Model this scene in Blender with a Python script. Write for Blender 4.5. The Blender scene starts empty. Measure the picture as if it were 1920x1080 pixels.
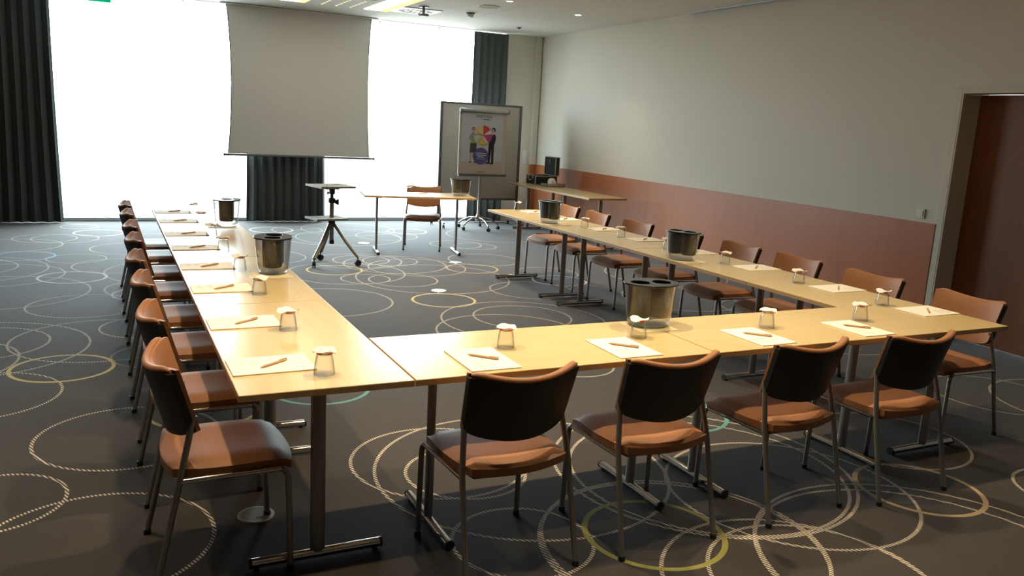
import bpy, bmesh, math, random
from mathutils import Vector, Matrix
random.seed(7)
S = bpy.context.scene
COL = S.collection

# ------------------------------------------------------------------ camera
CAM_LOC = Vector((-0.3686, -2.7251, 1.6691))
YAW, PITCH, ROLL, FPX = 0.4609, 0.1953, 0.0540, 1552.77
def camera_axes():
    fw = Vector((math.sin(YAW)*math.cos(PITCH), math.cos(YAW)*math.cos(PITCH), -math.sin(PITCH)))
    r = Vector((math.cos(YAW), -math.sin(YAW), 0.0)); u = r.cross(fw)
    r2 = r*math.cos(ROLL) + u*math.sin(ROLL); u2 = u*math.cos(ROLL) - r*math.sin(ROLL)
    return r2, u2, fw
def make_camera():
    r, u, f = camera_axes()
    cd = bpy.data.cameras.new('camera'); c = bpy.data.objects.new('camera', cd); COL.objects.link(c)
    m = Matrix(((r.x, u.x, -f.x), (r.y, u.y, -f.y), (r.z, u.z, -f.z))).to_4x4(); m.translation = CAM_LOC
    c.matrix_world = m
    cd.sensor_fit = 'HORIZONTAL'; cd.sensor_width = 36.0; cd.lens = FPX/1920*36.0; cd.clip_start = 0.05; cd.clip_end = 200
    S.camera = c
make_camera()

# ------------------------------------------------------------------ world, light, exposure
SKY_STRENGTH = 16.0
LAMP_W = 26.0
S.view_settings.view_transform = 'Standard'; S.view_settings.look = 'None'
S.view_settings.gamma = 1.0; S.view_settings.use_curve_mapping = False
S.view_settings.exposure = 0.0
W = bpy.data.worlds.new('overcast_sky'); S.world = W; W.use_nodes = True
def build_world():
    nt = W.node_tree; bg = nt.nodes['Background']; bg.inputs[1].default_value = SKY_STRENGTH
    tc = nt.nodes.new('ShaderNodeTexCoord'); sp = nt.nodes.new('ShaderNodeSeparateXYZ'); mr = nt.nodes.new('ShaderNodeMapRange'); mx = nt.nodes.new('ShaderNodeMix'); mx.data_type = 'RGBA'
    nt.links.new(tc.outputs['Generated'], sp.inputs[0]); nt.links.new(sp.outputs[2], mr.inputs[0]); mr.inputs[1].default_value = -.03; mr.inputs[2].default_value = .03
    mx.inputs[6].default_value = (.27, .29, .28, 1)      # pale paving below the horizon
    mx.inputs[7].default_value = (.80, .93, 1.0, 1)      # overcast sky
    nt.links.new(mr.outputs[0], mx.inputs[0]); nt.links.new(mx.outputs[2], bg.inputs[0])
build_world()
S.cycles.use_denoising = True
S.cycles.max_bounces = 10; S.cycles.diffuse_bounces = 5; S.cycles.glossy_bounces = 4
S.cycles.transparent_max_bounces = 16; S.cycles.transmission_bounces = 6
S.cycles.caustics_reflective = False; S.cycles.caustics_refractive = False
S.cycles.sample_clamp_indirect = 6.0

# room numbers (metres)
YW = 10.32; ZC = 3.143; X_LEFT = -3.0; Y_REAR = -4.2; X_RIGHT = 6.43; YG = 10.46
WIN_X0, WIN_X1 = -1.52, 5.76
RWA = math.atan(0.025)                       # the long right-hand wall stands 1.4 degrees off square
def portal():
    ld = bpy.data.lights.new('window_daylight_portal', 'AREA'); ld.shape = 'RECTANGLE'
    ld.size = WIN_X1-WIN_X0; ld.size_y = ZC; ld.cycles.is_portal = True
    o = bpy.data.objects.new('window_daylight_portal', ld); COL.objects.link(o)
    o.location = ((WIN_X0+WIN_X1)/2, YG+0.12, ZC/2); o.rotation_euler = (math.radians(-90), 0, 0)
portal()

# ------------------------------------------------------------------ mesh helpers
def link(name, me, parent=None):
    o = bpy.data.objects.new(name, me); COL.objects.link(o)
    if parent is not None: o.parent = parent
    return o
def bm_obj(name, bm, mat, parent=None, smooth=False, loc=None, rot=None):
    me = bpy.data.meshes.new(name); bmesh.ops.recalc_face_normals(bm, faces=bm.faces[:]); bm.to_mesh(me); bm.free()
    if smooth:
        me.polygons.foreach_set('use_smooth', [True]*len(me.polygons))
        try: me.set_sharp_from_angle(angle=math.radians(40))
        except Exception: pass
    if mat is not None: me.materials.append(mat)
    o = link(name, me, parent)
    if loc is not None: o.location = loc
    if rot is not None: o.rotation_euler = rot
    return o
def empty(name, loc=(0,0,0), rz=0.0):
    o = bpy.data.objects.new(name, None); COL.objects.link(o); o.location = loc; o.rotation_euler = (0,0,rz); o.empty_display_size = 0.1
    return o
def tag(o, label, cat, group=None, kind=None):
    o['label'] = label; o['category'] = cat
    if group: o['group'] = group
    if kind: o['kind'] = kind
    return o
def struct(o, label=None):
    o['kind'] = 'structure'
    if label: o['label'] = label
    return o
def copy_tree(o, parent=None):
    c = o.copy(); COL.objects.link(c); c.parent = parent
    for ch in list(o.children): copy_tree(ch, c)
    return c
def box(bm, c, s, bev=0.0, rot=None, seg=2):
    r = bmesh.ops.create_cube(bm, size=1.0); vs = r['verts']
    for v in vs: v.co = Vector((v.co.x*s[0], v.co.y*s[1], v.co.z*s[2]))
    if bev > 0:
        es = list({e for v in vs for e in v.link_edges})
        rb = bmesh.ops.bevel(bm, geom=es, offset=bev, segments=seg, profile=0.5, affect='EDGES'); vs = [v for v in rb['verts']] 
        vs = list({v for f in rb['faces'] for v in f.verts} | set(v for v in vs if v.is_valid))
        # collect whole island
        todo = list(vs); seen = set(vs)
        while todo:
            v = todo.pop()
            for e in v.link_edges:
                w = e.other_vert(v)
                if w not in seen: seen.add(w); todo.append(w)
        vs = list(seen)
    m = (rot.to_4x4() if rot is not None else Matrix.Identity(4)); m = Matrix.Translation(Vector(c)) @ m
    for v in vs: v.co = m @ v.co
    return vs
def tube(bm, pts, r, seg=10, cap=True, rb=None, up=Vector((0,0,1))):
    pts = [Vector(p) for p in pts]; rings = []
    rr = r if isinstance(r, (list, tuple)) else [r]*len(pts)
    for i, p in enumerate(pts):
        if i == 0: d = pts[1]-pts[0]
        elif i == len(pts)-1: d = pts[-1]-pts[-2]
        else: d = (pts[i+1]-pts[i]).normalized() + (pts[i]-pts[i-1]).normalized()
        d.normalize()
        a = d.cross(up)
        if a.length < 1e-3: a = d.cross(Vector((0,1,0)))
        a.normalize(); b = d.cross(a)
        k = rb if rb is not None else rr[i]
        rings.append([bm.verts.new(p + a*math.cos(2*math.pi*j/seg)*rr[i] + b*math.sin(2*math.pi*j/seg)*(k if rb is not None else rr[i])) for j in range(seg)])
    for i in range(len(rings)-1):
        for j in range(seg):
            bm.faces.new((rings[i][j], rings[i][(j+1)%seg], rings[i+1][(j+1)%seg], rings[i+1][j]))
    if cap:
        bm.faces.new(rings[0][::-1]); bm.faces.new(rings[-1])
def lathe(bm, prof, seg=24, c=(0,0,0), sx=1.0, sy=1.0, cap0=True, cap1=True):
    rings = []
    for r, z in prof:
        rings.append([bm.verts.new((c[0]+sx*r*math.cos(2*math.pi*j/seg), c[1]+sy*r*math.sin(2*math.pi*j/seg), c[2]+z)) for j in range(seg)])
    for i in range(len(rings)-1):
        for j in range(seg):
            bm.faces.new((rings[i][j], rings[i][(j+1)%seg], rings[i+1][(j+1)%seg], rings[i+1][j]))
    if cap0: bm.faces.new(rings[0][::-1])
    if cap1: bm.faces.new(rings[-1])
def prism(bm, poly, axis_o, ax, ay, n, t):
    """extrude a 2D polygon (list of (a,b)) from axis_o along n by t"""
    ax, ay, n, o = Vector(ax), Vector(ay), Vector(n), Vector(axis_o)
    A = [bm.verts.new(o+ax*a+ay*b) for a, b in poly]; B = [bm.verts.new(o+ax*a+ay*b+n*t) for a, b in poly]
    bm.faces.new(A[::-1]); bm.faces.new(B); k = len(poly)
    for i in range(k): bm.faces.new((A[i], A[(i+1)%k], B[(i+1)%k], B[i]))
def circle_poly(cx, cy, r, n=32, a0=0.0, a1=2*math.pi, center=False, ry=None):
    full = abs(a1-a0-2*math.pi) < 1e-6; ry = r if ry is None else ry
    k = n if full else n+1
    P = [(cx+r*math.cos(a0+(a1-a0)*i/n), cy+ry*math.sin(a0+(a1-a0)*i/n)) for i in range(k)]
    return P + ([(cx, cy)] if center else [])
def new(): return bmesh.new()

# ------------------------------------------------------------------ materials
class NT:
    def __init__(self, name):
        self.m = bpy.data.materials.new(name); self.m.use_nodes = True; self.t = self.m.node_tree
        self.t.nodes.clear(); self.out = self.t.nodes.new('ShaderNodeOutputMaterial')
    def n(self, typ, **kw):
        x = self.t.nodes.new(typ)
        for k, v in kw.items(): setattr(x, k, v)
        return x
    def l(self, a, b): self.t.links.new(a, b)
    def setv(self, node, i, v):
        if hasattr(v, 'is_output') or isinstance(v, bpy.types.NodeSocket): self.l(v, node.inputs[i])
        else: node.inputs[i].default_value = v
    def math(self, op, a, b=None, c=None):
        x = self.n('ShaderNodeMath', operation=op); self.setv(x, 0, a)
        if b is not None: self.setv(x, 1, b)
        if c is not None: self.setv(x, 2, c)
        return x.outputs[0]
    def mix(self, fac, a, b):
        x = self.n('ShaderNodeMix', data_type='RGBA'); self.setv(x, 0, fac)
        self.setv(x, 6, a); self.setv(x, 7, b); return x.outputs[2]
    def coord(self, which='Object'): return self.n('ShaderNodeTexCoord').outputs[which]
    def noise(self, vec, scale, detail=4, rough=0.55):
        x = self.n('ShaderNodeTexNoise'); x.inputs['Scale'].default_value = scale; x.inputs['Detail'].default_value = detail
        x.inputs['Roughness'].default_value = rough; self.l(vec, x.inputs['Vector']); return x.outputs['Fac']
    def mapping(self, vec, scale=(1,1,1), rot=(0,0,0)):
        x = self.n('ShaderNodeMapping'); x.inputs['Scale'].default_value = scale; x.inputs['Rotation'].default_value = rot
        self.l(vec, x.inputs['Vector']); return x.outputs[0]
    def bsdf(self, color, rough=0.5, metal=0.0, spec=0.5, coat=0.0, coat_rough=0.1, sheen=0.0, normal=None, emis=None, estr=0.0):
        p = self.n('ShaderNodeBsdfPrincipled'); self.setv(p, 'Base Color', color); self.setv(p, 'Roughness', rough)
        p.inputs['Metallic'].default_value = metal; p.inputs['Specular IOR Level'].default_value = spec
        p.inputs['Coat Weight'].default_value = coat; p.inputs['Coat Roughness'].default_value = coat_rough; p.inputs['Sheen Weight'].default_value = sheen; p.inputs['Sheen Roughness'].default_value = .28
        if normal is not None: self.l(normal, p.inputs['Normal'])
        if emis is not None: p.inputs['Emission Color'].default_value = emis; p.inputs['Emission Strength'].default_value = estr
        return p.outputs[0]
    def bump(self, h, strength=0.2, dist=0.002):
        x = self.n('ShaderNodeBump'); x.inputs['Strength'].default_value = strength; x.inputs['Distance'].default_value = dist
        self.l(h, x.inputs['Height']); return x.outputs[0]
    def done(self, sh): self.l(sh, self.out.inputs[0]); return self.m
def C(r, g, b): return (r, g, b, 1.0)
def simple(name, col, rough=0.5, metal=0.0, spec=0.5, var=0.06, nscale=12.0, bump=0.0, bscale=300.0, coat=0.0, sheen=0.0, stretch=(1,1,1)):
    t = NT(name); v = t.mapping(t.coord(), stretch); f = t.noise(v, nscale)
    a = tuple(c*(1-var) for c in col); b = tuple(min(1, c*(1+var)) for c in col)
    c = t.mix(f, C(*a), C(*b)); nrm = t.bump(t.noise(v, bscale, 2), bump) if bump else None
    return t.done(t.bsdf(c, rough, metal, spec, coat, 0.15, sheen, nrm))
def wood(name, ca, cb, axis=0, rough=0.3, scale=1.0, spec=0.5, coat=0.0, coat_rough=0.15):
    t = NT(name); st = [14*scale]*3; st[axis] = 0.9*scale
    v = t.mapping(t.coord(), tuple(st)); f = t.noise(v, 3.0, 6, 0.62); g = t.noise(t.mapping(t.coord(), tuple(s*4 for s in st)), 5.0, 3)
    h = t.math('MULTIPLY_ADD', g, 0.35, t.math('MULTIPLY', f, 0.65)); r = t.n('ShaderNodeMapRange'); t.l(h, r.inputs[0]); r.inputs[1].default_value = 0.3; r.inputs[2].default_value = 0.7
    return t.done(t.bsdf(t.mix(r.outputs[0], C(*ca), C(*cb)), rough, 0, spec, coat, coat_rough))
def glass_thin(name, tint=(0.97, 0.99, 0.98), edge=(.45, .46, .46), lo=0.02, hi=0.6, rough=0.03, power=3.0, frost=0.0):
    """thin clear wall: see-through face on, darker and more mirror-like towards the rim"""
    t = NT(name); lw = t.n('ShaderNodeLayerWeight'); lw.inputs['Blend'].default_value = 0.5; f = t.math('POWER', lw.outputs['Facing'], power)
    tr = t.n('ShaderNodeBsdfTransparent'); t.l(t.mix(f, C(*tint), C(*edge)), tr.inputs[0])
    gl = t.n('ShaderNodeBsdfGlossy'); gl.inputs[0].default_value = C(1, 1, 1); gl.inputs['Roughness'].default_value = rough
    mr = t.n('ShaderNodeMapRange'); t.l(f, mr.inputs[0]); mr.inputs[3].default_value = lo; mr.inputs[4].default_value = hi
    m = t.n('ShaderNodeMixShader'); t.l(mr.outputs[0], m.inputs[0]); t.l(tr.outputs[0], m.inputs[1]); t.l(gl.outputs[0], m.inputs[2])
    if frost > 0:
        df = t.n('ShaderNodeBsdfDiffuse'); df.inputs[0].default_value = C(.8, .78, .76); m2 = t.n('ShaderNodeMixShader'); m2.inputs[0].default_value = frost
        t.l(m.outputs[0], m2.inputs[1]); t.l(df.outputs[0], m2.inputs[2]); m = m2
    return t.done(m.outputs[0])
def emissive(name, col, strength):
    t = NT(name); e = t.n('ShaderNodeEmission'); e.inputs[0].default_value = C(*col); e.inputs[1].default_value = strength
    return t.done(e.outputs[0])

RINGS = [('d',-0.7,9.82,0.234), ('w',-0.47,9.2,0.295), ('d',-1.06,8.76,0.348), ('d',-1.32,8.25,0.469), ('d',-0.84,8.72,0.37), ('d',-0.13,7.86,0.435), ('b',-1.19,7.45,0.295), ('d',-0.68,7.22,0.29), ('d',-1.63,6.83,0.435), ('d',-1.64,6.71,0.72), ('d',-1.35,6.37,0.588), ('d',-0.28,6.71,0.435), ('w',-0.69,6.14,0.295), ('d',-1.25,5.55,0.72), ('d',0.02,5.47,0.435), ('w',-0.06,5.23,0.295), ('d',-0.56,4.85,0.435), ('d',-1.23,3.66,0.72), ('d',-1.2,3.78,0.435), ('d',-0.43,3.71,0.588), ('d',-1.51,3.35,0.588), ('d',-0.13,4,0.324), ('y',-0.66,3.04,0.295), ('d',-0.09,3.19,0.29), ('d',-1.08,2.6,0.435), ('d',-0.31,1.71,0.435), ('d',-0.86,1.09,0.29), ('d',-0.46,0.59,0.435), ('y',0.08,1.99,0.295), ('w',1.74,9.36,0.295), ('d',2.86,9.37,0.682), ('d',2.1,9.33,0.354), ('d',2.65,8.54,0.72), ('d',3.23,8.65,0.435), ('d',2.55,8.62,0.842), ('w',3.68,9.09,0.295), ('d',1.22,7.08,0.508), ('d',2.31,6.71,0.326), ('d',2.25,6.66,0.516), ('y',1.85,6.13,0.295), ('d',2.04,5.58,0.253), ('d',2.63,6.6,0.32), ('d',2.62,6.38,0.588), ('d',2.41,5.45,0.359), ('d',1.93,5.94,0.628), ('d',2.81,6.15,0.555), ('o',3.42,5.97,0.295), ('d',2.76,5.49,0.818), ('d',3.55,4.7,0.435), ('y',2.47,4.43,0.295), ('d',1.4,4.59,0.588), ('d',2.87,3.53,0.72), ('d',2.56,3.2,0.588), ('d',2.91,3.64,0.435), ('d',3.81,6.53,0.435), ('d',3.94,7.77,0.354), ('d',4.15,7.58,0.29), ('d',1.08,0.91,0.435), ('d',1.15,0.73,0.29), ('d',1.74,-0.2,0.588), ('d',1.11,0.03,0.29), ('d',1.43,0.68,0.72), ('l',1.67,-0.1,0.295), ('t',2.69,1.1,0.295), ('d',2.32,0.41,0.755), ('d',2.08,-0.64,0.435), ('d',2.67,-0.75,0.765), ('d',2.61,-0.75,0.72), ('o',3.21,-0.18,0.295), ('d',2.31,0.36,0.686), ('d',2.56,0.04,0.588), ('d',3.64,0.37,0.435), ('d',1.72,-0.22,0.588), ('d',1.97,-0.65,0.534), ('d',5.58,0.36,0.588), ('d',3.99,-0.5,0.29), ('d',5.16,0.74,0.435), ('t',0.78,2.18,0.295), ('w',4.1,5.11,0.295), ('d',4.18,5.56,0.364), ('d',5.2,2.2,0.435), ('d',5.5,3.4,0.435), ('d',4.9,4,0.588), ('d',5.6,5.2,0.72), ('d',0.4,7.9,0.29), ('d',0.2,8.8,0.29), ('d',4.9,8.6,0.72), ('d',-2.1,4.9,0.588), ('d',-2.4,7.5,0.435), ('d',-2.2,2,0.435), ('d',-2,0.4,0.72), ('d',-1.9,-1,0.72), ('d',0.9,-1.2,0.72), ('d',2.2,-2,0.435), ('d',3.9,-1.6,0.435), ('d',5.2,-1.2,0.435), ('d',0.3,6.3,0.72), ('d',2.6,2.2,0.29)]
def carpet():
    t = NT('carpet_rings'); P = t.coord('Object')
    flat = t.n('ShaderNodeVectorMath', operation='MULTIPLY'); t.l(P, flat.inputs[0]); flat.inputs[1].default_value = (1, 1, 0); P2 = flat.outputs[0]
    base = t.mix(t.noise(P, 1.6, 3), C(.031, .026, .0235), C(.047, .039, .034))
    weave = t.noise(t.mapping(P, (1, .35, 1)), 260, 2, 0.7); base = t.mix(t.math('MULTIPLY', weave, 0.55), base, C(.085, .07, .06))
    base = t.mix(t.math('MULTIPLY', t.noise(t.mapping(P, (.6, 1, 1)), 60, 3), 0.35), base, C(.018, .017, .017))
    groups = {}
    for k, x, y, r in RINGS: groups.setdefault(k, []).append((x, y, r))
    def mask(lst, hw):
        acc = None
        for x, y, r in lst:
            d = t.n('ShaderNodeVectorMath', operation='DISTANCE'); t.l(P2, d.inputs[0]); d.inputs[1].default_value = (x, y, 0)
            c = t.math('COMPARE', d.outputs['Value'], r, hw)
            acc = c if acc is None else t.math('MAXIMUM', acc, c)
        return acc
    sx = t.n('ShaderNodeSeparateXYZ'); t.l(P, sx.inputs[0])
    ph = t.math('MULTIPLY', t.math('MULTIPLY_ADD', sx.outputs[1], 0.45, sx.outputs[0]), 2*math.pi/0.0165)
    st = t.math('GREATER_THAN', t.math('SINE', ph), -0.15)
    rope = t.math('MULTIPLY', mask(groups['d'], 0.0085), st)
    col = t.mix(rope, base, C(.62, .56, .46))
    for k, cc in dict(w=(.58, .56, .52), y=(.55, .46, .20), l=(.30, .29, .07), t=(.10, .30, .30), b=(.16, .42, .58), o=(.42, .31, .19)).items():
        col = t.mix(mask(groups[k], 0.0125), col, C(*cc))
    nrm = t.bump(weave, 0.5, 0.003)
    return t.done(t.bsdf(col, 0.85, 0, 0.3, sheen=0.36, normal=nrm))
M = {}
def build_materials():
    M['carpet'] = carpet()
    M['wall'] = simple('white_wall_paint', (.67, .625, .545), .8, var=.02, bump=.05, bscale=180)
    M['ceiling'] = simple('ceiling_paint', (.78, .77, .74), .85, var=.02)
    M['seam'] = simple('dark_joint', (.10, .10, .10), .8)
    M['wainscot'] = wood('wainscot_laminate', (.40, .135, .055), (.47, .165, .072), axis=2, rough=.38, scale=.5, spec=.4)
    M['door'] = wood('door_veneer', (.20, .066, .026), (.26, .09, .036), axis=2, rough=.5, scale=.5)
    M['trim'] = simple('door_trim_paint', (.62, .56, .46), .6, var=.02)
    M['rearwall'] = wood('dark_low_bounce_wall', (.085, .04, .022), (.11, .055, .03), axis=2, rough=.6, scale=.5)  # dark wood invented for the unseen left and rear walls, limits bounced light
    M['darkbase'] = simple('dark_baseboard', (.03, .03, .032), .6)
    M['maple'] = wood('maple_laminate', (.62, .475, .240), (.69, .54, .285), axis=0, rough=.26, scale=.7, spec=.6, coat=.35, coat_rough=.18)
    M['edge'] = wood('maple_edge_band', (.44, .29, .14), (.50, .34, .17), axis=0, rough=.4, scale=.7)
    M['steel'] = simple('satin_grey_steel', (.30, .28, .26), .38, metal=.85, var=.04)
    M['chrome'] = simple('chrome', (.75, .75, .75), .10, metal=1.0, var=.01)
    M['black'] = simple('black_plastic', (.012, .013, .014), .5, var=.1)
    M['blackgloss'] = simple('glossy_black_plastic', (.012, .012, .013), .12, var=.1)
    M['leather'] = simple('orange_brown_upholstery', (.31, .132, .055), .55, var=.07, nscale=8, bump=.06, bscale=350, sheen=.1)
    M['curtain'] = simple('charcoal_curtain', (.085, .096, .096), .9, var=.15, nscale=40, stretch=(1, 1, .1), sheen=.1)
    M['alu'] = simple('brushed_aluminium', (.55, .56, .57), .32, metal=.9, var=.04)
    M['greyalu'] = simple('grey_anodised_frame', (.16, .165, .165), .45, metal=.5, var=.04)
    M['screen'] = simple('matt_screen_cloth', (.74, .73, .70), .9, var=.01)
    M['felt'] = simple('grey_felt', (.58, .555, .51), .95, var=.05, nscale=60, bump=.1)
    M['shelf'] = simple('grey_shelf_board', (.20, .205, .20), .5, var=.03)
    M['white'] = simple('white_plastic', (.78, .78, .76), .4, var=.02)
    M['offwhite'] = simple('cream_plastic', (.66, .64, .56), .45, var=.02)
    M['paper'] = simple('white_paper', (.80, .79, .76), .75, var=.02)
    M['kraft'] = simple('pale_yellow_card', (.72, .63, .40), .75, var=.03)
    M['penwood'] = wood('pale_wood_pen', (.45, .27, .13), (.55, .35, .18), axis=0, rough=.5, scale=6)
    M['tumbler'] = glass_thin('tumbler_glass', (.972, .98, .975), (.22, .22, .215), .025, .5, .02, 3.0)
    M['acrylic'] = glass_thin('clear_acrylic', (.93, .93, .93), (.55, .55, .55), .03, .6, .10, 2.5, .03)
    M['pane'] = glass_thin('window_glass', (.97, .99, .985), (.8, .85, .83), .02, .5, .0, 4.0)
    M['sleeve'] = simple('smoked_dark_sleeve', (.014, .015, .015), .42, var=.1, spec=.25)
    M['green'] = emissive('lit_green_sign', (.0, .42, .16), 1.0)
    M['signwhite'] = emissive('lit_white_pictogram', (.9, 1, .92), 1.3)
    M['lamp'] = emissive('lamp_lens', (1.0, .80, .52), 25.0)
    M['panelwarm'] = emissive('luminaire_diffuser_slot_glow', (1.0, .84, .40), 1.3)
    M['panelwhite'] = emissive('luminaire_white_diffuser', (1.0, .93, .80), 6.0)
    M['joint'] = glass_thin('green_glass_edge', (.52, .58, .56), (.48, .55, .53), .02, .1, .2)
    M['poster_bg'] = simple('poster_print_grey_blue', (.58, .64, .72), .6, var=.05, nscale=3)
    for k, c in dict(poster_floor=(.56, .50, .44), ink=(.02, .02, .025), red=(.68, .06, .06), pink=(.58, .05, .22), yellow=(.72, .55, .12), cream=(.72, .62, .34), mint=(.55, .66, .66), violet=(.10, .09, .30), suit=(.02, .02, .03), skin=(.55, .33, .24), skirt=(.07, .07, .09), lime=(.42, .52, .08), greyshirt=(.36, .35, .34), hair=(.25, .09, .04), textwhite=(.75, .75, .8)).items():
        M[k] = simple('print_'+k, c, .6, var=.02)
    # notepad: white stock with four pale printed ovals near the sitter's edge and a small mark at the far end
    t = NT('notepad_print'); P = t.coord('Object'); acc = None
    for ox, oy in ((-.055, -.105), (-.02, -.105), (-.055, -.055), (-.02, -.055)):
        s = t.n('ShaderNodeVectorMath', operation='SUBTRACT'); t.l(P, s.inputs[0]); s.inputs[1].default_value = (ox, oy, 0)
        q = t.n('ShaderNodeVectorMath', operation='MULTIPLY'); t.l(s.outputs[0], q.inputs[0]); q.inputs[1].default_value = (1/.016, 1/.019, 0)
        d = t.n('ShaderNodeVectorMath', operation='LENGTH'); t.l(q.outputs[0], d.inputs[0]); c = t.math('LESS_THAN', d.outputs['Value'], 1.0)
        acc = c if acc is None else t.math('MAXIMUM', acc, c)
    d = t.n('ShaderNodeVectorMath', operation='DISTANCE'); t.l(P, d.inputs[0]); d.inputs[1].default_value = (.0, .125, .002)
    mk = t.math('COMPARE', d.outputs['Value'], .006, .0015)
    c = t.mix(acc, C(.80, .78, .72), C(.66, .63, .58)); c = t.mix(mk, c, C(.45, .43, .40))
    M['pad'] = t.done(t.bsdf(c, .7))
build_materials()

# ================================================================== the room
def box_obj(name, boxes, mat, parent=None, bev=0.0, loc=None, rot=None):
    bm = new()
    for c, s in boxes: box(bm, c, s, bev)
    return bm_obj(name, bm, mat, parent, loc=loc, rot=rot)
def span(x0, x1, y0, y1, z0, z1): return (((x0+x1)/2, (y0+y1)/2, (z0+z1)/2), (abs(x1-x0), abs(y1-y0), abs(z1-z0)))
RW_LOC, RW_ROT = (X_RIGHT, YW, 0), (0, 0, -RWA)
def on_right_wall(s, d, z):
    ca, sa = math.cos(RWA), math.sin(RWA)
    return Vector((X_RIGHT - s*sa + d*ca, YW - s*ca - d*sa, z))
def build_room():
    struct(box_obj('floor', [span(X_LEFT-.3, 7.2, Y_REAR-.3, 10.75, -.12, 0)], M['carpet']), 'dark patterned carpet with overlapping rope rings')
    c = struct(box_obj('ceiling', [span(X_LEFT-.3, 7.2, Y_REAR-.3, 10.75, ZC+.012, ZC+.2)], M['seam']), 'pale suspended ceiling of large panels')
    bm = new(); box(bm, (0, 0, 0), (1.244, 2.494, .012)); p0 = bm_obj('ceiling_panel', bm, M['ceiling'], c)
    first = True
    for i in range(8):
        for j in range(6):
            o = p0 if first else p0.copy()
            if not first: COL.objects.link(o)
            first = False
            o.parent = c; o.location = (X_LEFT-.3 + .625 + 1.25*i + .3, -4.4 + 1.25 + 2.5*j, ZC+.006)
    struct(box_obj('wall_left', [span(X_LEFT-.3, X_LEFT, Y_REAR-.3, 10.75, 0, ZC)], M['rearwall']))
    struct(box_obj('wall_rear', [span(X_LEFT, 7.2, Y_REAR-.3, Y_REAR, 0, ZC)], M['rearwall']))
    struct(box_obj('wall_window_side', [span(WIN_X1, 7.2, YW, 10.75, 0, ZC)], M['wall']), 'white end wall between curtain and corner')
    struct(box_obj('wall_window_end', [span(X_LEFT, WIN_X0, YW+.08, 10.75, 0, ZC)], M['wall']))
    struct(box_obj('baseboard_window', [span(X_LEFT, WIN_X0, YW+.06, YW+.08, 0, .07)], M['darkbase']))
    S0, S1 = 8.20, 9.25; zt = 2.14
    struct(box_obj('wall_right', [span(0, .32, -S0, .3, 0, ZC), span(0, .32, -S1, -S0, zt, ZC), span(0, .32, -14.8, -S1, 0, ZC)], M['wall'], loc=RW_LOC, rot=RW_ROT), 'long white wall above wood wainscot')
    struct(box_obj('trim_1', [span(-.018, 0, -(S0-.065), -.0, 0, .997)], M['wainscot'], bev=.002, loc=RW_LOC, rot=RW_ROT), 'reddish-brown wood laminate wainscot')
    struct(box_obj('trim_2', [span(X_RIGHT-.12, X_RIGHT-.018, YW-.06, YW, .997, ZC)], M['wall']), 'shallow white corner pilaster')
    struct(box_obj('trim_3', [span(X_RIGHT-.125, X_RIGHT-.018, YW-.064, YW, 0, .997)], M['wainscot']), 'wood-clad foot of the corner pilaster')
    dt = box_obj('trim_4', [span(-.012, .22, -(S0+.014), -S0, 0, zt), span(-.012, .22, -S1, -(S1-.014), 0, zt), span(-.012, .22, -(S1-.014), -(S0+.014), zt-.014, zt),
                            span(-.014, -.001, -S0, -(S0-.06), 0, zt+.05), span(-.014, -.001, -(S1+.06), -S1, 0, zt+.05), span(-.014, -.001, -S1, -S0, zt, zt+.05)], M['trim'], loc=RW_LOC, rot=RW_ROT)
    struct(dt, 'cream door casing and deep reveal')
    d = struct(box_obj('door_1', [span(.20, .245, -(S1-.016), -(S0+.016), .004, zt-.016)], M['door'], bev=.002, loc=RW_LOC, rot=RW_ROT), 'brown wood veneer door in deep reveal')
    bm = new(); tube(bm, [(.20, -(S1-.09), 1.02), (.145, -(S1-.09), 1.02), (.145, -(S1-.22), 1.02)], .010); box(bm, (.198, -(S1-.09), 1.0), (.006, .045, .2), .002)
    bm_obj('door_handle', bm, M['alu'], d, smooth=True)
    # window front: frameless panes with green glass edges, low sill profile
    w = empty('window_1', ((WIN_X0+WIN_X1)/2, YG, 0)); struct(w, 'floor to ceiling glazing')
    xs = [WIN_X0, -.351, .717, 1.70, 2.65, 3.61, 4.60, WIN_X1]; x0 = w.location.x
    for a, b in zip(xs, xs[1:]):
        box_obj('pane', [span(a-x0+.006, b-x0-.006, -.006, .006, .05, ZC)], M['pane'], w)
    for a in xs[1:-1]: box_obj('glass_joint', [span(a-x0-.006, a-x0+.006, -.03, .03, .05, ZC)], M['joint'], w)
    box_obj('sill', [span(WIN_X0-x0, WIN_X1-x0, -.05, .05, 0, .05)], M['alu'], w, bev=.004)
build_room()

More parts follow.
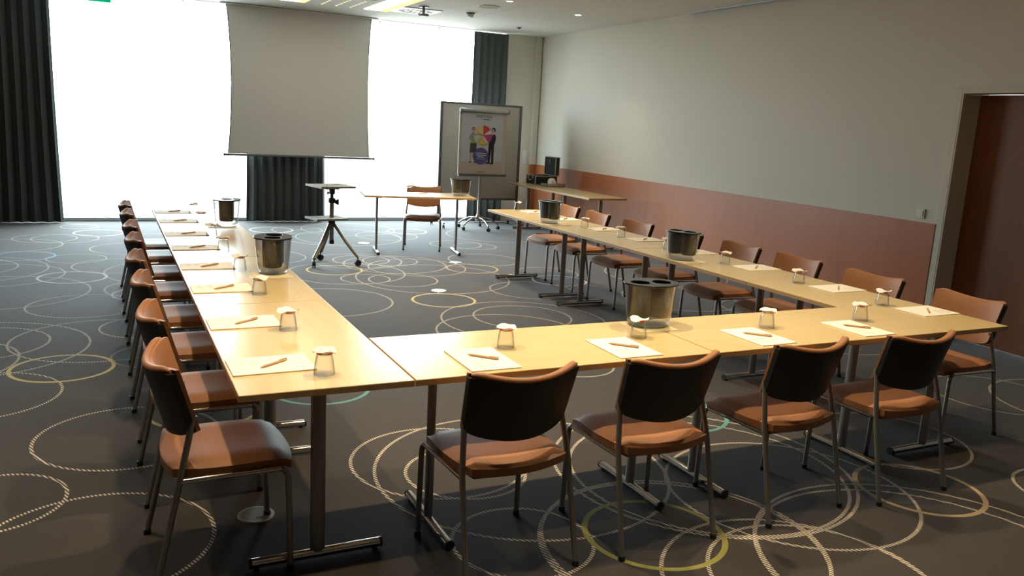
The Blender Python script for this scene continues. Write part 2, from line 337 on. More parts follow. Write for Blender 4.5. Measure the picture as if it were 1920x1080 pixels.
def curtain(x0, x1, yc, amp, label, n=None, flare=.03):
    """a hanging pleated curtain, closed sheet 4 mm thick"""
    wd = x1-x0; n = n or max(4, int(wd/.115)); steps = n*10
    root = empty('curtain', ((x0+x1)/2, yc, 0)); tag(root, label, 'curtain', 'charcoal curtains along the window')
    rnd = random.Random(label); ph = [rnd.uniform(-.5, .5) for _ in range(n+1)]; am = [rnd.uniform(.7, 1.2) for _ in range(n+1)]
    def sheet(z0, z1, rows, th, off):
        bm = new(); cols = []
        for i in range(steps+1):
            t = i/steps; k = t*n; kk = min(n-1, int(k)); f = k-kk
            a = am[kk]*(1-f)+am[kk+1]*f; p = ph[kk]*(1-f)+ph[kk+1]*f
            col = []
            for r in range(rows+1):
                z = z0+(z1-z0)*r/rows; g = 1-z/ZC
                xx = (t-.5)*(wd+2*flare*g*g); yy = math.sin(2*math.pi*k+p*(.5+g))*amp*a*(.65+.35*g)
                xx += math.sin(4*math.pi*k+p)*.012
                col.append((xx, yy, z))
            cols.append(col)
        F = [[bm.verts.new((x, y-off, z)) for x, y, z in c] for c in cols]; B = [[bm.verts.new((x, y+th, z)) for x, y, z in c] for c in cols]
        for i in range(steps):
            for r in range(rows):
                bm.faces.new((F[i][r], F[i+1][r], F[i+1][r+1], F[i][r+1])); bm.faces.new((B[i][r+1], B[i+1][r+1], B[i+1][r], B[i][r]))
            bm.faces.new((F[i][0], B[i][0], B[i+1][0], F[i+1][0])); bm.faces.new((F[i][rows], F[i+1][rows], B[i+1][rows], B[i][rows]))
        for i in (0, steps):
            for r in range(rows): bm.faces.new((F[i][r], F[i][r+1], B[i][r+1], B[i][r]))
        return bm
    bm_obj('drape', sheet(.012, ZC-.03, 12, .004, 0), M['curtain'], root, smooth=True)
    bm_obj('hem', sheet(.010, .10, 2, .006, .002), M['curtain'], root, smooth=True)
    bm_obj('heading_tape', sheet(ZC-.09, ZC-.026, 1, .006, .002), M['curtain'], root, smooth=True)
curtain(-1.62, -.95, YW-.08, .045, 'charcoal curtain hanging beside the picture at the end of the window', flare=.045)
curtain(1.56, 2.70, YW-.02, .045, 'charcoal curtain hanging behind the projection screen')
curtain(5.13, 5.75, YW-.10, .04, 'charcoal curtain hanging behind the pinboard', flare=.01)
def rail():
    bm = new(); box(bm, (0, 0, 0), (WIN_X1-X_LEFT-.1, .05, .008), .002); o = bm_obj('curtain_rail', bm, M['white'], loc=((WIN_X1+X_LEFT)/2+.03, YW-.06, ZC-.004))
    tag(o, 'slim white ceiling rail carrying the charcoal curtains', 'curtain rail')
rail()
def picture():
    r = empty('wall_picture', (-1.95, YW+.078, 1.95)); tag(r, 'dark framed picture hanging beside the charcoal curtain', 'picture')
    box_obj('frame', [span(-.32, .32, -.02, 0, .83-1.95+.03, .87-1.95+.03), span(-.32, .32, -.02, 0, .6, .64), span(-.32, -.28, -.02, 0, -1.05, .6), span(.28, .32, -.02, 0, -1.05, .6)], M['darkbase'], r)
    box_obj('print', [span(-.28, .28, -.008, -.002, -1.05, .6)], M['skirt'], r)
    box_obj('print_pale_spot', [span(.16, .27, -.0095, -.008, -.62, -.52)], M['textwhite'], r)  # pale spot in the picture
picture()

def projection_screen():
    y = 10.13; r = empty('projection_screen', (2.32, y, 1.0)); tag(r, 'pulled-down projection screen hanging in front of the window', 'projection screen')
    bm = new(); rows, cols = 24, 16; zt, zb = ZC-.02-1.0, .03
    F = []; 
    for i in range(rows+1):
        t = i/rows; z = zb+(zt-zb)*t; pull = .055*math.sin(math.pi*min(1, max(0, t)))**.8
        a, b = -1.06+pull, 1.055-pull*.75
        F.append([(a+(b-a)*j/cols, z) for j in range(cols+1)])
    A = [[bm.verts.new((x, 0, z)) for x, z in row] for row in F]; B = [[bm.verts.new((x, .003, z)) for x, z in row] for row in F]
    for i in range(rows):
        for j in range(cols):
            bm.faces.new((A[i][j], A[i][j+1], A[i+1][j+1], A[i+1][j])); bm.faces.new((B[i+1][j], B[i+1][j+1], B[i][j+1], B[i][j]))
        bm.faces.new((A[i][0], A[i+1][0], B[i+1][0], B[i][0])); bm.faces.new((A[i][-1], B[i][-1], B[i+1][-1], A[i+1][-1]))
    for j in range(cols): bm.faces.new((A[0][j], B[0][j], B[0][j+1], A[0][j+1])); bm.faces.new((A[-1][j], A[-1][j+1], B[-1][j+1], B[-1][j]))
    cl = bm_obj('screen_cloth', bm, M['screen'], r, smooth=True)
    for ii in (0, cols):
        bm = new(); tube(bm, [(F[i][ii][0], -.001, F[i][ii][1]) for i in range(rows+1)], .006, 6); bm_obj('side_cord', bm, M['black'], cl, smooth=True)
    bm = new(); tube(bm, [(-1.11, 0, .012), (1.13, 0, .012)], .016, 12, up=Vector((0, 0, 1))); b = bm_obj('bottom_bar', bm, M['greyalu'], r, smooth=True)
    for x in (-1.115, 1.135):
        bm = new(); box(bm, (x, 0, .012), (.02, .036, .036), .004); bm_obj('end_cap', bm, M['black'], b)
    bm = new(); box(bm, (0, .0, zt+.004), (2.3, .12, .016), .003); bm_obj('ceiling_slot', bm, M['white'], r)
projection_screen()

# ------------------------------------------------------------------ ceiling fixtures
def downlight(x, y, watts, label, group=None):
    r = empty('downlight', (x, y, ZC)); tag(r, label, 'ceiling light', group)
    bm = new(); lathe(bm, [(.040, -.004), (.055, -.006), (.058, -.001), (.058, 0)], 24, cap0=False, cap1=False); bm_obj('trim_ring', bm, M['white'], r, smooth=True)
    bm = new(); lathe(bm, [(.001, -.006), (.041, -.0035), (.041, -.001)], 24); bm_obj('lens', bm, M['lamp'], r, smooth=True)
    ld = bpy.data.lights.new('downlight_bulb', 'SPOT'); ld.energy = watts; ld.color = (1.0, .78, .48); ld.shadow_soft_size = .035; ld.spot_size = math.radians(96); ld.spot_blend = .7
    lo = bpy.data.objects.new('bulb', ld); COL.objects.link(lo); lo.parent = r; lo.location = (0, 0, -.03)
downlight(4.169, 6.899, LAMP_W*2, 'lit ceiling downlight next to the round ceiling speaker')
downlight(5.393, 7.336, LAMP_W*1, 'lit ceiling downlight between speaker and wood-panelled wall')
ROWS = [(.85, 'above the inner edge of the cross row', [(-1.25, 2.2), (.05, 5.2), (1.30, 8.0), (2.70, 7.0), (4.0, 2.8)]),
        (-.25, 'above the cross row chairs', [(.05, 2.5), (1.30, 4.0), (2.70, 2.5), (4.05, .8)]),
        (3.4, 'above the middle of the U', [(.05, 4.0), (2.0, 4.0), (4.05, 3.5)]),
        (5.7, 'above the window half of the U', [(1.5, 2.0), (2.9, 11.0), (4.25, 6.0)])]
for y, where, lst in ROWS:
    for i, (x, k) in enumerate(lst[::-1]):
        downlight(x, y, LAMP_W*k, 'lit ceiling downlight %s, %s from the wood-panelled wall' % (where, ['first', 'second', 'third', 'fourth', 'fifth'][i]), 'downlights above the tables')
def ceiling_bits():
    # two linear luminaires running towards the room, a slotted grille plate between them
    for x0, x1, sw, lab in ((1.80, 2.16, (2.06, 2.16), 'linear ceiling luminaire beside the slotted grille'), (2.98, 3.32, (3.20, 3.32), 'linear ceiling luminaire beside the square air diffuser')):
        r = empty('ceiling_luminaire', ((x0+x1)/2, 8.1, ZC)); tag(r, lab, 'ceiling light', 'linear ceiling luminaires'); xc = (x0+x1)/2
        box_obj('white_diffuser', [span(x0-xc, sw[0]-xc, -1.1, 1.06, -.008, 0)], M['panelwhite'], r)
        box_obj('warm_diffuser', [span(sw[0]-xc+.004, sw[1]-xc, -1.1, 1.08, -.010, 0)], M['panelwarm'], r)
    r = empty('ceiling_grille', (2.58, 8.75, ZC)); tag(r, 'slotted white ventilation plate between the linear luminaires', 'air grille')
    box_obj('plate', [span(-.30, .30, -.55, .55, -.006, 0)], M['ceiling'], r)
    bm = new(); box(bm, (0, 0, 0), (.030, .055, .004), .0015); o0 = bm_obj('slot', bm, M['panelwarm'], r); k = 0  # slots are no lamps: glow stands in for light reflected in the holes
    for i in range(3):
        for j in range(6):
            o = o0 if k == 0 else o0.copy()
            if k: COL.objects.link(o); o.parent = r
            k += 1; o.location = (-.2+.2*i, -.35+.14*j, -.007)
    r = empty('air_diffuser', (3.60, 8.74, ZC)); tag(r, 'square white swirl air diffuser with dark vanes', 'air vent')
    box_obj('plate', [span(-.29, .29, -.30, .30, -.012, 0)], M['white'], r, bev=.002)
    bm = new(); box(bm, (0, .0, 0), (.018, .085, .004), .001); v0 = bm_obj('vane', bm, M['black'], r); k = 0
    for ring, (rad, n) in enumerate(((.10, 10), (.20, 18))):
        for i in range(n):
            o = v0 if k == 0 else v0.copy()
            if k: COL.objects.link(o); o.parent = r
            k += 1; a = 2*math.pi*i/n; o.location = (rad*math.cos(a), rad*math.sin(a), -.0125); o.rotation_euler = (0, 0, a-math.pi/2+.5)
    r = empty('ceiling_mount', (3.54, 8.25, ZC)); tag(r, 'round ceiling mount on a short stem beside the air diffuser', 'ceiling mount')
    bm = new(); lathe(bm, [(.07, -.012), (.07, 0)], 24); bm_obj('plate', bm, M['greyalu'], r, smooth=True)
    bm = new(); tube(bm, [(0, 0, -.01), (0, 0, -.10)], .018, 12); bm_obj('stem', bm, M['greyalu'], r, smooth=True)
    bm = new(); lathe(bm, [(.06, -.125), (.075, -.11), (.075, -.098)], 24); bm_obj('flange', bm, M['greyalu'], r, smooth=True)
    r = empty('ceiling_speaker', (4.177, 7.537, ZC)); tag(r, 'round white ceiling speaker with grey grille', 'speaker')
    bm = new(); lathe(bm, [(.125, -.008), (.145, -.010), (.150, 0)], 32, cap0=False, cap1=False); bm_obj('rim', bm, M['white'], r, smooth=True)
    bm = new(); lathe(bm, [(.002, -.012), (.125, -.006), (.125, -.001)], 32); bm_obj('grille', bm, M['felt'], r, smooth=True)
    r = empty('smoke_detector', (4.251, 8.33, ZC)); tag(r, 'small white ceiling detector with dark collar', 'smoke detector')
    bm = new(); lathe(bm, [(.06, -.02), (.065, 0)], 24); bm_obj('base', bm, M['greyalu'], r, smooth=True)
    bm = new(); lathe(bm, [(.02, -.065), (.045, -.055), (.05, -.02)], 24); bm_obj('head', bm, M['white'], r, smooth=True)
    r = empty('ceiling_sensor', (5.479, 9.30, ZC)); tag(r, 'tiny dark ceiling sensor near the window corner', 'sensor')
    bm = new(); lathe(bm, [(.03, -.018), (.045, 0)], 20); bm_obj('body', bm, M['greyalu'], r, smooth=True)
    bm = new(); lathe(bm, [(.012, -.028), (.02, -.018)], 16); bm_obj('eye', bm, M['black'], r, smooth=True)
    r = empty('ceiling_slot_rail', (6.27, 4.1, ZC)); tag(r, 'long aluminium slot rail where ceiling meets the wood-panelled wall', 'ceiling rail')
    for x in (-.03, .03): box_obj('profile', [span(x-.012, x+.012, -2.0, 1.98, -.012, 0)], M['alu'], r)
    box_obj('slot', [span(-.018, .018, -2.0, 1.98, -.004, 0)], M['black'], r)
    r = empty('exit_sign', (-.361, 9.0, 2.86)); tag(r, 'green emergency exit sign hanging from the ceiling', 'exit sign')
    box_obj('panel', [span(-.135, .135, -.012, .012, 0, .14)], M['green'], r, bev=.002)
    bm = new()
    prism(bm, [(-.09, .03), (-.04, .03), (-.04, .11), (-.09, .11)], (0, -.0145, 0), (1, 0, 0), (0, 0, 1), (0, 1, 0), .002)
    prism(bm, [(0, .06), (.05, .06), (.05, .035), (.10, .07), (.05, .105), (.05, .08), (0, .08)], (0, -.0145, 0), (1, 0, 0), (0, 0, 1), (0, 1, 0), .002)
    bm_obj('pictogram', bm, M['signwhite'], r)
    for x in (-.1, .1):
        bm = new(); tube(bm, [(x, 0, .14), (x, 0, ZC-2.86)], .003, 6); bm_obj('hanger', bm, M['alu'], r)
ceiling_bits()

# ================================================================== tables
L, WD, HT, TH = 1.378, .613, .74, .025
ORD = ['first', 'second', 'third', 'fourth', 'fifth', 'sixth', 'seventh', 'eighth']
def make_table(L=1.378):
    r = empty('meeting_table')
    bm = new(); box(bm, (0, 0, HT-TH/2), (L-.004, WD-.004, TH), .0015); top = bm_obj('tabletop', bm, M['maple'], r)
    bm = new()
    for sx in (-1, 1): box(bm, (sx*(L/2-.001), 0, HT-TH/2-.0006), (.002, WD-.001, TH-.0022), .0004, seg=1)
    for sy in (-1, 1): box(bm, (0, sy*(WD/2-.001), HT-TH/2-.0006), (L-.004, .002, TH-.0022), .0004, seg=1)
    bm_obj('edge_band', bm, M['edge'], top)
    for s in (-1, 1):
        x = s*(L/2-.182)
        bm = new(); tube(bm, [(x, 0, .030), (x, 0, HT-TH-.006)], .0165, 20, rb=.0285, up=Vector((0, 1, 0))); lg = bm_obj('leg', bm, M['steel'], r, smooth=True)
        bm = new(); box(bm, (x, 0, HT-TH-.006), (.07, .44, .012), .003); bm_obj('top_plate', bm, M['black'], lg)
        bm = new(); tube(bm, [(x, -.245, .024), (x, .245, .024)], .019, 14); bm_obj('foot_bar', bm, M['chrome'], lg, smooth=True)
        for e in (-1, 1):
            bm = new(); tube(bm, [(x, e*.243, .024), (x, e*.252, .024)], .0205, 14); tube(bm, [(x, e*.225, 0), (x, e*.225, .012)], .011, 10)
            bm_obj('foot_cap', bm, M['black'], lg, smooth=True)
    return r
tproto = make_table(); used = [False]
def place_table(x, y, rz, label, group):
    o = tproto if not used[0] else copy_tree(tproto); used[0] = True
    o.location = (x, y, 0); o.rotation_euler = (0, 0, rz); tag(o, label, 'table', group); return o
PT = 1.3823
ENDS = ['corner table of the open-carpet arm, touching the cross row', 'second table from the cross row in the open-carpet arm', 'second table from the window in the open-carpet arm', 'window-end table of the open-carpet arm']
ENDR = [e.replace('open-carpet', 'wood-panelled wall') for e in ENDS]
for i in range(4):
    place_table(WD/2, PT*(i+.5), math.pi/2, 'maple-topped '+ENDS[i], 'tables of the U-shape')
    place_table(3.994-WD/2, PT*(i+.5), math.pi/2, 'maple-topped '+ENDR[i], 'tables of the U-shape')
place_table(WD+.003+PT*.5, WD/2+.001, 0, 'maple-topped cross-row table nearer the open-carpet arm', 'tables of the U-shape')
place_table(WD+.003+PT*1.5, WD/2+.001, 0, 'maple-topped cross-row table nearer the wood-panelled wall arm', 'tables of the U-shape')
FA = -math.atan2(.248, 1.366); fdir = Vector((math.cos(FA), math.sin(FA), 0)); fn = Vector((-math.sin(FA), math.cos(FA), 0))
FC = Vector((2.414, 6.97, 0)) + fdir*L/2 + fn*WD/2
place_table(FC.x, FC.y, FA, 'maple-topped presenter table standing alone inside the U, askew', 'single tables outside the U')
place_table(5.80, 6.89+L/2, math.pi/2, 'longer maple-topped empty side table along wainscot', 'single tables outside the U')
st = make_table(1.19); st.location = (5.80, 6.89+PT+1.19/2, 0); st.rotation_euler = (0, 0, math.pi/2); tag(st, 'shorter maple-topped side table along wainscot carrying the black case', 'table', 'single tables outside the U')

# ================================================================== chairs
def cushion(sx, sy, sz, cuts=8, k=.35, crown=None):
    bm = new(); bmesh.ops.create_cube(bm, size=2.0); bmesh.ops.subdivide_edges(bm, edges=bm.edges[:], cuts=cuts, use_grid_fill=True)
    for v in bm.verts:
        u, w, h = v.co; e = max(abs(u), abs(w))
        x = u*math.sqrt(max(0, 1-k*w*w/2))/math.sqrt(1-k*0)*1.0; y = w*math.sqrt(max(0, 1-k*u*u/2))
        tz = h*(1-.62*e**7)
        z = tz*sz/2 + (crown(u, w) if crown else 0)
        v.co = Vector((x*sx/2, y*sy/2, z))
    return bm
def back_y(u, z): return -.228 + .075*u*u + (.80-z)*.29
def back_surface(f0, f1, zt_off, hw_off, nu=18, nw=10, zb_off=0.0):
    """closed curved slab between offsets f0 (rear) and f1 (front)"""
    bm = new()
    def pt(i, j, off):
        u = -1+2*i/nu; w = j/nw
        rc = .018*max(0, abs(u)-.86)/.14
        zt = .772+.035*u*u+zt_off-rc*.6; zb = .528+.036*u*u-zb_off+rc*.5
        z = zb+(zt-zb)*w; hw = (.212+.014*w)+hw_off
        return Vector((u*hw, back_y(u, z)+off, z))
    def shell(off, puff):
        return [[bm.verts.new(pt(i, j, off+puff*(1-(2*i/nu-1)**6)*(1-(2*j/nw-1)**6))) for j in range(nw+1)] for i in range(nu+1)]
    A, B = shell(f0, 0), shell(f1, .008)
    for i in range(nu):
        for j in range(nw):
            bm.faces.new((A[i][j], A[i][j+1], A[i+1][j+1], A[i+1][j])); bm.faces.new((B[i][j], B[i+1][j], B[i+1][j+1], B[i][j+1]))
        bm.faces.new((A[i][0], A[i+1][0], B[i+1][0], B[i][0])); bm.faces.new((A[i][nw], B[i][nw], B[i+1][nw], A[i+1][nw]))
    for j in range(nw):
        bm.faces.new((A[0][j], B[0][j], B[0][j+1], A[0][j+1])); bm.faces.new((A[nu][j], A[nu][j+1], B[nu][j+1], B[nu][j]))
    return bm
def make_chair():
    r = empty('conference_chair')
    crown = lambda u, w: -.012*(1-u*u)*(1 if w < .3 else 1-.5*(w-.3)) - (.022*max(0, w-.55)**2*4) + .010*max(0, -w-.5)
    bm = cushion(.455, .455, .078, crown=crown, k=.42)
    for v in bm.verts: v.co += Vector((0, .056, .424))
    seat = bm_obj('seat', bm, M['leather'], r, smooth=True)
    bm = cushion(.38, .38, .02, cuts=4)
    for v in bm.verts: v.co += Vector((0, .065, .388))
    bm_obj('seat_pan', bm, M['black'], seat, smooth=True)
    back = bm_obj('backrest', back_surface(-.004, .020, -.006, .004), M['black'], r, smooth=True)
    bm = back_surface(.0215, .036, .006, -.001, zb_off=-.004)
    P = []; n = 24
    for i in range(n+1):
        u = -.97+1.94*i/n; z = .772+.035*u*u+.001-.010*max(0, abs(u)-.86)/.14; P.append(Vector((u*.228, back_y(u, z)+.012, z)))
    tube(bm, P, [.006, .011]+[.0140]*(n-3)+[.011, .006], 10)
    bm_obj('back_pad', bm, M['leather'], back, smooth=True)
    for s in (-1, 1):
        bm = new(); tube(bm, [(s*.232, .250, .012), (s*.229, .242, .37), (s*.228, .233, .395), (s*.228, .218, .405)], .0115, 10); lg = bm_obj('leg', bm, M['steel'], r, smooth=True)
        bm = new(); lathe(bm, [(.014, 0), (.0145, .02)], 10, (s*.232, .250, 0)); bm_obj('foot_glide', bm, M['black'], lg, smooth=True)
        bm = new(); tube(bm, [(s*.236, -.212, .012), (s*.228, -.122, .42), (s*.212, -.090, .56), (s*.206, -.073, .63)], .0115, 10, rb=.0115); lg = bm_obj('leg', bm, M['steel'], r, smooth=True)
        bm = new(); lathe(bm, [(.014, 0), (.0145, .02)], 10, (s*.236, -.212, 0)); bm_obj('foot_glide', bm, M['black'], lg, smooth=True)
        bm = new(); tube(bm, [(s*.228, .218, .405), (s*.229, -.124, .405)], .0105, 10); bm_obj('side_rail', bm, M['chrome'], r, smooth=True)
    return r
cproto = make_chair(); cused = [False]
def place_chair(x, y, rz, label, group):
    o = cproto if not cused[0] else copy_tree(cproto); cused[0] = True
    o.location = (x, y, 0); o.rotation_euler = (0, 0, rz); tag(o, label, 'chair', group); return o
LY = [.368, 1.075, 1.83, 2.53, 3.28, 3.955, 4.71, 5.36]
RY = [.446, 1.146, 1.862, 2.50, 3.22, 3.938, 4.70, 5.37]
jit = random.Random(5)
for i, y in enumerate(LY):
    place_chair(-.058+jit.uniform(-.006, .006), y, -math.pi/2+jit.uniform(-.03, .03), 'orange-brown chair at the open-carpet arm, %s from the window' % ORD[7-i], 'chairs around the U-shape')
for i, y in enumerate(RY):
    place_chair(4.155+jit.uniform(-.01, .02), y, math.pi/2+jit.uniform(-.05, .05), 'orange-brown chair at the wood-panelled wall arm, %s from the window' % ORD[7-i], 'chairs around the U-shape')
for i, x in enumerate((.970, 1.638, 2.395, 3.076)):
    place_chair(x, (-.015, -.025, -.005, -.032)[i], (.06, .04, .09, .03)[i], 'orange-brown chair at the cross row, %s from the open-carpet arm' % ORD[i], 'chairs around the U-shape')
place_chair(3.361, 7.526, math.pi-.38, 'orange-brown chair behind the lone presenter table', 'presenter chair')

# ================================================================== notepads, pens, glasses
def make_pad():
    bm = new(); box(bm, (0, 0, 0), (.212, .297, .004), .0006, seg=1); o = bm_obj('notepad', bm, M['pad']); 
    bm = new(); box(bm, (0, 0, -.0025), (.211, .296, .001)); bm_obj('backing_card', bm, M['kraft'], o); return o
def make_pen():
    r = empty('ballpoint_pen')
    bm = new(); tube(bm, [(-.062, 0, 0), (-.05, 0, 0), (.052, 0, 0), (.060, 0, 0)], [.0042, .0050, .0050, .0042], 10); bm_obj('barrel', bm, M['penwood'], r, smooth=True)
    bm = new(); tube(bm, [(.060, 0, 0), (.074, 0, 0)], [.004, .0012], 10); bm_obj('tip', bm, M['penwood'], r, smooth=True)
    bm = new(); box(bm, (-.042, 0, .0065), (.036, .003, .0018), .0005); box(bm, (-.0605, 0, .004), (.003, .003, .006)); bm_obj('clip', bm, M['penwood'], r)
    return r
def make_glass():
    bm = new(); o_ = [(.0385, 0), (.0375, .02), (.0335, .05), (.0285, .078), (.0275, .083)]; i_ = [(.0258, .073), (.0315, .05), (.0355, .02), (.0368, .0004)]
    lathe(bm, o_, 28, cap0=False, cap1=True); lathe(bm, i_[::-1], 28, cap0=False, cap1=True)
    bm.verts.ensure_lookup_table(); n = 28; base2 = len(o_)*n
    for j in range(n): bm.faces.new((bm.verts[j], bm.verts[(j+1) % n], bm.verts[base2+(j+1) % n], bm.verts[base2+j]))
    return bm_obj('upturned_tumbler', bm, M['tumbler'], smooth=True)
def make_cover():
    r = empty('paper_glass_cover')
    bm = new(); n = 40; sides = []
    for off in (.0008, 0.0):
        rings = []
        for k, (q, dz) in enumerate(((.024, 0), (.034, .001), (.043, .0035))):
            ring = []
            for j in range(n):
                a = 2*math.pi*j/n; sq = 1/max(abs(math.cos(a)), abs(math.sin(a)))
                rad = q*(1+(sq-1)*.45*k/2); lift = dz + (.006*math.cos(2*a+.6)+.004*math.sin(4*a))*k/2
                ring.append(bm.verts.new((rad*math.cos(a), rad*math.sin(a), lift+off)))
            rings.append(ring)
        c0 = bm.verts.new((0, 0, off))
        for j in range(n):
            bm.faces.new((c0, rings[0][j], rings[0][(j+1) % n]))
            for i in range(2): bm.faces.new((rings[i][j], rings[i+1][j], rings[i+1][(j+1) % n], rings[i][(j+1) % n]))
        sides.append(rings[2])
    for j in range(n): bm.faces.new((sides[0][j], sides[1][j], sides[1][(j+1) % n], sides[0][(j+1) % n]))
    bm_obj('paper', bm, M['paper'], r, smooth=True, loc=(0, 0, .001))
    bm = new()
    for a in (.4, 1.9, 3.3, 4.8): prism(bm, [(-.004, -.0010), (.004, -.0010), (.004, .0010), (-.004, .0010)], (.018*math.cos(a), .018*math.sin(a), .0024), (-math.sin(a), math.cos(a), 0), (-math.cos(a), -math.sin(a), 0), (0, 0, 1), .0003)
    bm_obj('dark_mark', bm, M['suit'], r)
    bm = new(); lathe(bm, [(.0296, -.006), (.0288, .0006)], 28, cap0=False, cap1=False); lathe(bm, [(.0292, -.006), (.0284, .0006)], 28, cap0=False, cap1=False); bm_obj('collar', bm, M['paper'], r, smooth=True)
    for a0 in (.2, 1.77, 3.34, 4.91):
        bm = new(); n = 6; A = [bm.verts.new((.0300*math.cos(a0+.9*i/n), .0300*math.sin(a0+.9*i/n), -.0058)) for i in range(n+1)]; B = [bm.verts.new((.0294*math.cos(a0+.9*i/n), .0294*math.sin(a0+.9*i/n), -.001)) for i in range(n+1)]
        for i in range(n): bm.faces.new((A[i], A[i+1], B[i+1], B[i]))
        bm_obj('red_mark', bm, M['red'], r)
    return r
protos = dict(pad=make_pad(), pen=make_pen(), glass=make_glass(), cover=make_cover()); pused = {}
def put(kind, loc, rz, label, cat, group):
    o = protos[kind] if kind not in pused else copy_tree(protos[kind]); pused[kind] = 1
    o.location = loc; o.rotation_euler = (0, 0, rz); tag(o, label, cat, group); return o
def setting(px, py, rz, gx, gy, where, pad=True, glass=True, pr=0.0, pen=None):
    """one place: notepad (long side away from the sitter), pen on it, upturned glass with paper cover"""
    rj = random.Random(where)
    if pad:
        put('pad', (px, py, HT+.0030), rz+rj.uniform(-.02, .02), 'white notepad '+where, 'notepad', 'notepads on the tables')
        put('pen', (px+pen[0], py+pen[1], HT+.0102), pen[2], 'pale wooden pen on notepad '+where, 'pen', 'pens on the notepads')
    if glass:
        put('glass', (gx, gy, HT+.0003), rj.uniform(0, 6), 'upturned clear tumbler '+where, 'glass', 'upturned tumblers')
        put('cover', (gx, gy, HT+.0838), rj.uniform(0, 6), 'white paper cover on tumbler '+where, 'glass cover', 'paper glass covers')
PLY = [.322, .998, 1.764, 2.43, 3.15, 3.81, 4.56, 5.213]; GLY = [.165, .832, 1.585, 2.273, 3.025, 3.70, 4.43, 5.085]
for i in range(8):
    setting(.158, PLY[i], -math.pi/2, .322, GLY[i], 'at the open-carpet arm, %s place from the window' % ORD[7-i], pen=(.015, -.006, math.pi+.64))
PRY = [.393, 1.05, 1.81, 2.50, 3.205, 3.87, 4.62, 5.27]; GRY = [.59, 1.255, 1.99, 2.70, 3.38, 4.01, 4.78, 5.455]
for i in range(8):
    setting(3.842, PRY[i], math.pi/2, 3.708, GRY[i], 'at the wood-panelled wall arm, %s place from the window' % ORD[7-i], pen=(-.005, -.015, .75))
for i, (x, gx) in enumerate(((.957, 1.128), (1.628, 1.803), (2.386, 2.574), (3.046, 3.228))):
    setting(x, .178, 0, gx, .322, 'at the cross row, %s place from the open-carpet arm' % ORD[i], pen=(.01, .005, math.pi-.79))
def on_front(a, b, z): return Vector((2.414, 6.97, 0)) + fdir*a + fn*b + Vector((0, 0, z))
q = on_front(.62, .22, HT); pq = on_front(.78, .42, HT)
setting(pq.x, pq.y, math.pi+FA, on_front(.60, .45, HT).x, on_front(.60, .45, HT).y, 'at the lone presenter table', pen=(0, 0, .4))

# ================================================================== bottle coolers
def fill_2d(outer, holes, t, name):
    cu = bpy.data.curves.new(name, 'CURVE'); cu.dimensions = '2D'; cu.fill_mode = 'BOTH'; cu.extrude = t/2; cu.bevel_depth = .0025; cu.bevel_resolution = 2
    for P in [outer]+holes:
        s = cu.splines.new('POLY'); s.points.add(len(P)-1); s.use_cyclic_u = True
        for k, (x, y) in enumerate(P): s.points[k].co = (x, y, 0, 1)
    o = bpy.data.objects.new(name, cu); COL.objects.link(o); dg = bpy.context.evaluated_depsgraph_get()
    me = bpy.data.meshes.new_from_object(o.evaluated_get(dg)); bpy.data.objects.remove(o); bpy.data.curves.remove(cu); return me
def make_cooler():
    r = empty('bottle_cooler'); sy = .80
    bm = new()
    out = [(.078, 0), (.095, .004), (.106, .016), (.113, .045), (.121, .11), (.127, .17), (.132, .205)]
    inn = [(.129, .205), (.124, .17), (.118, .11), (.110, .047), (.103, .022), (.090, .011)]
    lathe(bm, out, 40, sx=1.0, sy=sy, cap0=True, cap1=False); lathe(bm, inn, 40, sx=1.0, sy=sy, cap0=False, cap1=True)
    bm_obj('clear_shell', bm, M['acrylic'], r, smooth=True)
    for s in (-1, 1):
        bm = new(); lathe(bm, [(.046, .042), (.053, .047), (.0555, .06), (.0575, .204)], 32, (s*.0585, 0, 0), cap1=False); lathe(bm, [(.055, .204), (.053, .06), (.050, .052)], 32, (s*.0585, 0, 0), cap0=False, cap1=True)
        bm_obj('dark_sleeve', bm, M['sleeve'], r, smooth=True)
    me = fill_2d(circle_poly(0, 0, .137, 48, ry=.137*sy), [circle_poly(-.058, 0, .050, 32), circle_poly(.058, 0, .050, 32)], .004, 'lid')
    me.materials.append(M['blackgloss']); o = link('lid', me, r); o.location = (0, 0, .2095)
    return r
kproto = make_cooler(); kused = [False]
def cooler(x, y, rz, where, card=None, z=HT):
    if card: tag(box_obj('paper_card', [((0, 0, 0), (.21, .21, .0016))], M['kraft'], loc=(card[0], card[1], z+.0010), rot=(0, 0, card[2])), 'pale yellow card under the bottle cooler '+where, 'card', 'cards under the bottle coolers')
    o = kproto if not kused[0] else copy_tree(kproto); kused[0] = True
    o.location = (x, y, z+(.0022 if card else .0004)); o.rotation_euler = (0, 0, rz)
    tag(o, 'clear double bottle cooler with black lid '+where, 'bottle cooler', 'bottle coolers')
cooler(1.985, .505, -.12, 'on the cross row', (1.979, .491, 0))
cooler(.495, 2.17, math.pi/2-.25, 'on the open-carpet arm, nearer the cross row', (.475, 2.107, 0))
cooler(.500, 4.27, math.pi/2-.15, 'on the open-carpet arm, nearer the window', (.455, 4.23, 0))
cooler(3.485, 2.22, math.pi/2+.35, 'on the wood-panelled wall arm, nearer the cross row', (3.50, 2.16, 0))
cooler(3.515, 4.35, math.pi/2+.2, 'on the wood-panelled wall arm, nearer the window', (3.54, 4.27, 0))
q = on_front(L-.145, .30, 0); cooler(q.x, q.y, FA+.1, 'on the lone presenter table')

